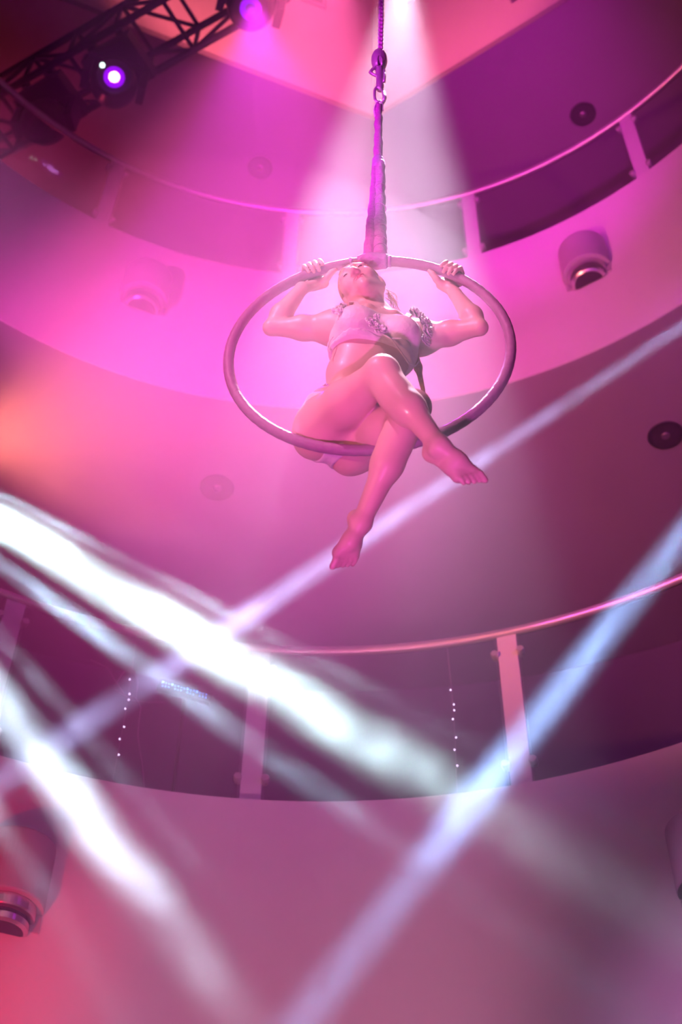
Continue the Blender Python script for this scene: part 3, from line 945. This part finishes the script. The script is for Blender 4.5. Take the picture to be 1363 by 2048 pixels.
# legs
def leg(hip, knee, ank, toe, side, sole, big):
    F = Field()
    d1, d2 = knee - hip, ank - knee
    ksh = unit(d2)
    back = unit(-unit(d1) + unit(d2))         # into the hollow of the knee
    F.cone(hip, hip + d1 * 0.45, 0.073, 0.068, 0.02)
    F.cone(hip + d1 * 0.45, knee, 0.068, 0.046, 0.03)
    F.ell(knee - back * 0.004, (0.045, 0.045, 0.045), 0.015)
    F.cone(knee, knee + d2 * 0.5, 0.046, 0.043, 0.03)
    calf = unit(back - ksh * (back @ ksh))
    F.ell(knee + d2 * 0.30 + calf * 0.020, (0.043, 0.043, 0.095), 0.04, (unit(np.cross(calf, ksh)), calf, ksh))
    F.cone(knee + d2 * 0.5, ank, 0.041, 0.026, 0.03)
    # foot: ankle bones, heel, arch, ball, five toes
    fd = unit(toe - ank)
    up = unit(sole * -1 - fd * (-(sole @ fd)))
    lat = np.cross(fd, up) * side             # towards the little toe
    L = np.linalg.norm(toe - ank)
    heel = ank - up * 0.040 - fd * 0.016
    ball = ank + fd * (L * 0.70) - up * 0.028
    for s in (-1, 1):
        F.ell(ank + lat * s * 0.024 + up * -0.004, (0.012, 0.012, 0.012), 0.012)
    F.cone(ank, heel, 0.024, 0.024, 0.02)
    F.cone(ank, ank + fd * L * 0.45 - up * 0.008 - lat * 0.006, 0.026, 0.024, 0.02)
    F.cone(heel, ank + fd * L * 0.40 - up * 0.030 + lat * 0.016, 0.022, 0.017, 0.02)
    F.cone(ank + fd * L * 0.40 - up * 0.012 - lat * 0.010, ball - lat * 0.022, 0.024, 0.018, 0.02)
    F.cone(ank + fd * L * 0.40 - up * 0.022 + lat * 0.014, ball + lat * 0.024 - fd * 0.012, 0.018, 0.0145, 0.02)
    F.cone(ball - lat * 0.022, ball + lat * 0.024 - fd * 0.012, 0.017, 0.0145, 0.015)
    for i in range(5):
        l = -0.027 + 0.0145 * i
        st = ball + lat * l - fd * (0.003 * i) + up * 0.002
        ln = (0.046, 0.041, 0.037, 0.032, 0.027)[i]
        r = (0.0112, 0.0084, 0.0080, 0.0076, 0.0074)[i]
        k1 = st + fd * ln * 0.55 + up * 0.007
        k2 = st + fd * ln + up * -0.001
        F.cone(st, k1, r * 1.05, r, 0.006)
        F.cone(k1, k2, r, r * 0.92, 0.003)
    return F
toeR = np.array((0.382, 2.397, 2.857))
toeL = np.array((0.014, 2.708, 2.811))
LR = leg(J['hipR'], J['kneeR'], J['ankR'], toeR, 1, unit((-0.393, 0.765, 0.325)), 1)
LL = leg(J['hipL'], J['kneeL'], J['ankL'], toeL, -1, unit((-0.447, 0.649, 0.494)), 1)
B.merge(LL, 0.045, J['hipL'], 0.13, 0.004)
LEGS = Field(); LEGS.f = np.minimum(LR.f, LL.f)
B.merge(LR, 0.045, J['hipR'], 0.13, 0.004)

# arms and hands
def arm(sh, el, wr, deg, s):
    """s = +1: along the hoop towards the thumb"""
    F = Field()
    def g(theta, r, t):
        a = math.radians(theta)               # 0 = lens side of the tube, 90 = outer side, 180 = far side
        return hoop_pt(deg, math.sin(a) * r, -math.cos(a) * r, t * s) - OFF
    fa = wr - el
    F.cone(sh, sh + (el - sh) * 0.5, 0.046, 0.041, 0.02)
    F.cone(sh + (el - sh) * 0.5, el, 0.039, 0.026, 0.02)
    F.ell(el - unit(fa + unit(sh - el) * 0.2) * 0.006, (0.022, 0.022, 0.022), 0.010)
    F.cone(el, el + fa * 0.32, 0.025, 0.035, 0.012)
    F.cone(el + fa * 0.32, wr, 0.035, 0.0215, 0.02)
    # palm behind the tube
    F.cone(wr, g(200, 0.043, 0.018), 0.018, 0.017, 0.012)
    F.cone(wr, g(200, 0.043, -0.020), 0.018, 0.015, 0.012)
    F.cone(g(160, 0.042, 0.028), g(160, 0.040, -0.030), 0.0135, 0.012, 0.02)
    F.cone(g(215, 0.046, 0.022), g(215, 0.044, -0.020), 0.0150, 0.0135, 0.02)
    HF = Field()
    for i, t in enumerate((0.030, 0.0105, -0.009, -0.0275)):
        r = (0.0088, 0.0092, 0.0088, 0.0078)[i]
        ex = (-22, 12, 10, 0)[i]
        ch = [g(158, 0.041, t), g(105, 0.0345, t * 1.02), g(50, 0.0310, t * 1.03), g(0 - ex, 0.0275, t), g(-38 - ex, 0.0268, t)]
        for a, b, r0, r1 in zip(ch[:-1], ch[1:], (r * 1.1, r * 1.02, r * 0.98, r * 0.93), (r * 1.02, r * 0.98, r * 0.93, r * 0.85)):
            F.cone(a, b, r0, r1, 0.0025)
    # thumb from the side of the palm, lying along the underside of the tube
    ch = [g(230, 0.044, 0.008), g(254, 0.039, 0.030), g(268, 0.0315, 0.048), g(276, 0.0280, 0.066)]
    for a, b, r0, r1 in zip(ch[:-1], ch[1:], (0.0140, 0.0112, 0.0096), (0.0115, 0.0100, 0.0082)):
        F.cone(a, b, r0, r1, 0.008)
    return F
AR = arm(J['shR'], J['elR'], np.array((-0.147, 2.492, 3.95)), 113.5, -1)
AL = arm(J['shL'], J['elL'], np.array((0.371, 2.487, 3.925)), 52.0, 1)
B.merge(AR, 0.05, J['shR'], 0.10, 0.003)
B.merge(AL, 0.05, J['shL'], 0.10, 0.003)

skin = material('skin', (0.80, 0.55, 0.48), 0.42, noise=0.05, nscale=14, bump=0.03, coat=0.08)
PO = Vector(J['pelvis'] + OFF)
person = field_mesh('person', B.f, skin, None, 2, PO)
person.location = PO
tag(person, 'barefoot performer in a pale crop top sitting cross-legged in the hoop, hands gripping it', 'person')

# ---- costume, cut from offset copies of the trunk
_, GX, GY, GZ = B.region(GO, GO + GN * HGRID)
def coords(base, ax):
    return [((GX - base[0]) * a[0] + (GY - base[1]) * a[1] + (GZ - base[2]) * a[2]).astype(np.float32) for a in ax]
def inter(*fs):
    r = fs[0]
    for f in fs[1:]:
        r = np.maximum(r, f)
    return r
white_cloth = material('pale_satin', (0.93, 0.86, 0.84), 0.55, noise=0.12, nscale=40, bump=0.35)
frill_cloth = material('frill_chiffon', (0.95, 0.88, 0.90), 0.6, noise=0.1, nscale=60, bump=0.3)
l, f, u = coords(J['chest'], TAX)
lower = -(u + 0.072 + 0.006 * np.sin(l * 60))
neckline = u - (0.052 + 0.35 * np.maximum(np.abs(l) - 0.055, -0.03) + 0.10 * np.maximum(-f, 0))
TORF = Field(); TORF.f = CH.f
top = inter(TORF.f - 0.0075, lower, neckline)
o = field_mesh('crop_top', top, white_cloth, person, 2, PO)
bandf = inter(TORF.f - 0.0105, np.abs(u + 0.076) - 0.008)
o = field_mesh('underbust_band', bandf, frill_cloth, person, 2, PO)
pl, pf, pu = coords(J['pelvis'], PAX)
side = 0.075 - 0.085 * np.clip(np.abs(pl) / 0.14, 0, 1)
brief = inter(CH.f - 0.006, pu - 0.052, -(pu + 0.02 + 0.125 * (1 - np.clip(np.abs(pl) / 0.115, 0, 1) ** 0.8)))
field_mesh('briefs', brief, white_cloth, person, 2, PO)

# ---- hair: a cap over the skull, swept back, with a tail down her back
hl, hf, hu = coords(J['head'], HAX)
cap = Field()
cap.ell(hd(0, -0.014, 0.032), hr(0.080, 0.099, 0.086), 0.01, HAX)
cap.ell(hd(0.0, -0.085, 0.01), hr(0.045, 0.040, 0.045), 0.03, HAX)
tail = [hd(0.0, -0.10, 0.0), hd(0.02, -0.125, -0.05), J['neck'] - FRT * 0.085 + LFT * 0.03 - UPT * 0.02, tor('chest', 0.080, -0.110, 0.04), np.array((0.226, 2.556, 3.72)), np.array((0.241, 2.574, 3.62)), np.array((0.258, 2.605, 3.52))]
hairline = -(-0.83 * hf + 0.555 * hu + 0.0150)
capf = inter(cap.f, hairline)
tl = Field()
tl.chain(tail, [0.024, 0.030, 0.034, 0.026, 0.016, 0.011, 0.007], 0.02)
hair_m = material('blonde_hair', (0.62, 0.44, 0.26), 0.45, noise=0.35, nscale=90, bump=0.6)
hair = field_mesh('hair', np.minimum(capf, tl.f), hair_m, person, 2, PO)

# loose strands catching the backlight
rnd = random.Random(7)
def strand(name, pts, r, m):
    return MB().tube([Vector(q) + Vector(OFF) - PO for q in pts], r, 5).build(name, m, person, True)
for i in range(14):
    a = hd(0.07, -0.05, -0.03) + np.array([rnd.uniform(-.008, .012), rnd.uniform(-.01, .03), rnd.uniform(-.02, .02)])
    b = a + np.array([rnd.uniform(0.012, 0.035), rnd.uniform(-.005, .02), rnd.uniform(-0.05, -0.02)])
    c = b + np.array([rnd.uniform(-0.008, 0.022), rnd.uniform(-.01, .01), rnd.uniform(-0.07, -0.03)])
    strand('hair_strand', (a, (a + b) / 2 + np.array([0.006, 0, 0.004]), b, c), [0.0013, 0.0015, 0.0013, 0.0006], hair_m)

# face
lash_m = material('dark_lashes', (0.03, 0.015, 0.02), 0.5, noise=0.2, nscale=50)
lip_m = material('lip_colour', (0.55, 0.12, 0.18), 0.3, noise=0.1, nscale=80)
for s in (-1, 1):
    strand('eyelashes', [hd(s * (0.019 + 0.024 * t), 0.0905 - 0.010 * abs(2 * t - 0.9) ** 1.5, 0.0045 - 0.004 * math.sin(math.pi * t)) for t in (0, .25, .5, .75, 1)], [0.0008, 0.0014, 0.0017, 0.0016, 0.0008], lash_m)
    strand('eyebrow', [hd(s * (0.015 + 0.034 * t), 0.0955 - 0.018 * t * t, 0.033 + 0.006 * math.sin(2.4 * t)) for t in (0, .3, .6, 1)], [0.0016, 0.0022, 0.002, 0.0009], hair_m)
lf = Field()
lf.ell(hd(0, 0.0868, -0.058), hr(0.0235, 0.0100, 0.0055), 0.002, HAX)
lf.ell(hd(0, 0.0850, -0.070), hr(0.0200, 0.0110, 0.0070), 0.002, HAX)
lf.ell(hd(0, 0.0960, -0.0637), hr(0.0215, 0.008, 0.0016), 0.001, HAX, cut=True)
field_mesh('lips', lf.f, lip_m, person, 1, PO)

# straps of the crop top
def ribbon(name, pts, w, m, nrm=FRT):
    pts = [np.asarray(q, float) for q in pts]
    vs, fs = [], []
    for i, q in enumerate(pts):
        t = unit(pts[min(i + 1, len(pts) - 1)] - pts[max(i - 1, 0)])
        sd = unit(np.cross(t, nrm))
        nn = np.cross(sd, t)
        for a, b in ((-1, -1), (1, -1), (1, 1), (-1, 1)):
            vs.append(Vector(q + sd * a * w / 2 + nn * b * 0.0012 + OFF) - PO)
    for i in range(len(pts) - 1):
        for j in range(4):
            fs.append((i * 4 + j, i * 4 + (j + 1) % 4, i * 4 + 4 + (j + 1) % 4, i * 4 + 4 + j))
    fs += [(3, 2, 1, 0), tuple(len(vs) - 4 + j for j in range(4))]
    return put(name, vs, fs, m, person)
ribbon('shoulder_strap', [tor('chest', -0.075, 0.098, 0.030), tor('chest', -0.088, 0.075, 0.085), tor('chest', -0.098, 0.035, 0.125), tor('chest', -0.095, -0.02, 0.128)], 0.016, white_cloth)
ribbon('shoulder_strap', [tor('chest', 0.075, 0.098, 0.030), tor('chest', 0.090, 0.078, 0.085), tor('chest', 0.102, 0.040, 0.128), tor('chest', 0.098, -0.02, 0.132)], 0.016, white_cloth)
# thin cord hanging loose under the band on her left
cordp = [(0.118, 2.424, 3.590), (0.150, 2.436, 3.572), (0.180, 2.470, 3.556), (0.205, 2.505, 3.545), (0.228, 2.530, 3.565), (0.242, 2.540, 3.605)]
strand('costume_cord', cordp, 0.0028, frill_cloth)
strand('costume_cord', [(-0.036, 2.455, 3.610), (-0.050, 2.462, 3.585), (-0.052, 2.470, 3.560), (-0.044, 2.478, 3.545)], 0.0022, frill_cloth)

# fabric flowers and ruffles: rings of curled petals
def rosette(name, c, nrm, r, petals, layers, seed, m):
    rr = random.Random(seed)
    nrm = unit(nrm)
    u = unit(np.cross(nrm, (0.3, 0.2, 0.9)))
    v = np.cross(nrm, u)
    mb = MB()
    for ly in range(layers):
        rl = r * (1 - 0.33 * ly)
        for k in range(petals):
            a = 2 * math.pi * (k + 0.5 * ly) / petals + rr.uniform(-.2, .2)
            d = u * math.cos(a) + v * math.sin(a)
            sd = np.cross(nrm, d)
            w = rl * rr.uniform(0.55, 0.8)
            ln = rl * rr.uniform(0.85, 1.15)
            lift = rl * (0.25 + 0.35 * ly) * rr.uniform(0.7, 1.3)
            rows = []
            for t, ww, hh in ((0.0, 0.35, 0.0), (0.45, 1.0, 0.55), (0.8, 0.95, 0.95), (1.0, 0.55, 1.15)):
                for q in (-1, 0, 1):
                    wob = rr.uniform(-0.06, 0.06) * rl
                    rows.append(c + d * ln * t + sd * q * ww * w * 0.6 + nrm * (hh * lift + (0.12 * rl if q else 0) + wob + 0.002 + 0.003 * ly))
            top_ = [Vector(q + OFF) - PO for q in rows]
            bot_ = [Vector(q + OFF - nrm * 0.0008) - PO for q in rows]
            fs = []
            for i in range(3):
                for j in range(2):
                    a0 = i * 3 + j
                    fs.append((a0, a0 + 1, a0 + 4, a0 + 3))
                    fs.append((12 + a0, 12 + a0 + 3, 12 + a0 + 4, 12 + a0 + 1))
            edge = [0, 1, 2, 5, 8, 11, 10, 9, 6, 3]
            for i in range(10):
                x0, x1 = edge[i], edge[(i + 1) % 10]
                fs.append((x0, 12 + x0, 12 + x1, x1))
            mb.add(top_ + bot_, fs)
    return mb.build(name, m, person, True)
FL = [(-0.022, 2.418, 3.700, 0.020), (-0.016, 2.402, 3.668, 0.016), (-0.006, 2.428, 3.735, 0.018), (0.078, 2.402, 3.622, 0.014), (0.092, 2.412, 3.612, 0.018), (0.112, 2.424, 3.604, 0.020), (0.100, 2.400, 3.640, 0.013)]
for i, (x, y, z, r) in enumerate(FL):
    rosette('fabric_flower', np.array((x, y, z)), -FRT * -1 + np.array((0.2 * (-1 if x < 0 else 0.3), 0, -0.2)), r, 6, 3, 20 + i, frill_cloth)
RU = [(0.228, 2.478, 3.790, 0.022), (0.246, 2.488, 3.768, 0.027), (0.258, 2.492, 3.738, 0.030), (0.262, 2.502, 3.708, 0.028), (0.258, 2.512, 3.676, 0.024), (0.216, 2.486, 3.806, 0.016)]
for i, (x, y, z, r) in enumerate(RU):
    rosette('sleeve_ruffle', np.array((x, y, z)), FRT + LFT * 0.9, r, 7, 3, 50 + i, frill_cloth)
HFR = [(-0.098, 2.566, 3.412, 0.012), (-0.088, 2.552, 3.416, 0.012), (-0.078, 2.540, 3.420, 0.012), (-0.066, 2.528, 3.424, 0.011), (-0.054, 2.518, 3.428, 0.010)]
for i, (x, y, z, r) in enumerate(HFR):
    rosette('hip_frill', np.array((x, y, z)), np.array((-0.5, -0.7, 0.4)), r, 6, 2, 80 + i, frill_cloth)

# ---------------------------------------------------------------- stage haze
def smoke_material(name, lo, hi, scale, dmin, dmax, aniso, shape):
    m = bpy.data.materials.new(name)
    m.use_nodes = True
    nt = m.node_tree
    nt.nodes.clear()
    N, Lk = nt.nodes.new, nt.links.new
    out = N('ShaderNodeOutputMaterial')
    vs = N('ShaderNodeVolumeScatter')
    vs.inputs['Color'].default_value = (1, 1, 1, 1)
    vs.inputs['Anisotropy'].default_value = aniso
    geo = N('ShaderNodeNewGeometry')
    nz = N('ShaderNodeTexNoise')
    nz.inputs['Scale'].default_value = scale
    nz.inputs['Detail'].default_value = 1.5
    nz.inputs['Distortion'].default_value = 0.0
    Lk(geo.outputs['Position'], nz.inputs['Vector'])
    mr = N('ShaderNodeMapRange')
    mr.inputs['From Min'].default_value = lo
    mr.inputs['From Max'].default_value = hi
    mr.inputs['To Min'].default_value = dmin
    mr.inputs['To Max'].default_value = dmax
    Lk(nz.outputs[0], mr.inputs['Value'])
    mul = N('ShaderNodeMath'); mul.operation = 'MULTIPLY'
    Lk(mr.outputs[0], mul.inputs[0])
    Lk(shape(nt, geo), mul.inputs[1])
    Lk(mul.outputs[0], vs.inputs['Density'])
    Lk(vs.outputs[0], out.inputs['Volume'])
    return m
def puff(nt, geo):
    """fades out towards the edge of the drifting cloud"""
    tc = nt.nodes.new('ShaderNodeTexCoord')
    ln = nt.nodes.new('ShaderNodeVectorMath'); ln.operation = 'LENGTH'
    nt.links.new(tc.outputs['Object'], ln.inputs[0])
    mr = nt.nodes.new('ShaderNodeMapRange')
    mr.interpolation_type = 'SMOOTHSTEP'
    mr.inputs['From Min'].default_value = 1.0
    mr.inputs['From Max'].default_value = 0.45
    nt.links.new(ln.outputs['Value'], mr.inputs['Value'])
    return mr.outputs[0]
haze_m = bpy.data.materials.new('stage_haze')
haze_m.use_nodes = True
haze_m.node_tree.nodes.clear()
_out = haze_m.node_tree.nodes.new('ShaderNodeOutputMaterial')
_vs = haze_m.node_tree.nodes.new('ShaderNodeVolumeScatter')
_vs.inputs['Color'].default_value = (1, 1, 1, 1)
_vs.inputs['Density'].default_value = 0.030
_vs.inputs['Anisotropy'].default_value = 0.3
haze_m.node_tree.links.new(_vs.outputs[0], _out.inputs['Volume'])
o = MB().lathe([(ROUT - 0.02, 0.02), (ROUT - 0.02, ZTOP - 0.02)], 48, Matrix.Translation((CX, CY, 0))).build('haze', haze_m)
tag(o, 'thin stage haze filling the whole atrium', 'haze', kind='stuff')
puff_m = smoke_material('drifting_smoke', 0.40, 0.66, 3.2, 0.06, 0.75, 0.3, puff)
puff_m.cycles.volume_step_rate = 2.0
def smoke(src, dst, t, half, rad, label):
    a, b = Vector(src), Vector(dst)
    q = (b - a).to_track_quat('X', 'Z')
    o = MB().ball((0, 0, 0), 1.0, 16, 10).build('smoke', puff_m)
    o.location = a + (b - a) * t + Vector((0, 0, EYE))
    o.rotation_mode = 'QUATERNION'
    o.rotation_quaternion = q
    o.scale = (half, rad, rad)
    tag(o, label, 'smoke', kind='stuff')
smoke(LEFT_HEAD, B1, 0.72, 2.3, 0.50, 'pale smoke drifting through the broad white beam from the left')
smoke(LEFT_HEAD, B2, 0.72, 1.9, 0.42, 'pale smoke drifting through the steep white beam at the bottom left')

# a broad soft cloud left of the hoop: nested thin shells that thicken towards the middle
cloud = empty('smoke', (-0.55, 3.25, 3.95 + EYE))
tag(cloud, 'broad soft cloud of smoke hanging left of the hoop', 'smoke', kind='stuff')
for i, (k, dens) in enumerate(((1.12, 0.028), (0.88, 0.055), (0.62, 0.085))):
    cloud_m = bpy.data.materials.new('smoke_cloud')
    cloud_m.use_nodes = True
    cloud_m.node_tree.nodes.clear()
    _out = cloud_m.node_tree.nodes.new('ShaderNodeOutputMaterial')
    _vs = cloud_m.node_tree.nodes.new('ShaderNodeVolumeScatter')
    _vs.inputs['Color'].default_value = (1, 1, 1, 1)
    _vs.inputs['Density'].default_value = dens
    _vs.inputs['Anisotropy'].default_value = 0.3
    cloud_m.node_tree.links.new(_vs.outputs[0], _out.inputs['Volume'])
    MB().ball((-0.06 + 0.05 * i, 0.03 * i, -0.02 * i), (1.7 * k, 1.3 * k, 1.4 * k), 32, 20).build('smoke_layer', cloud_m, cloud, True)
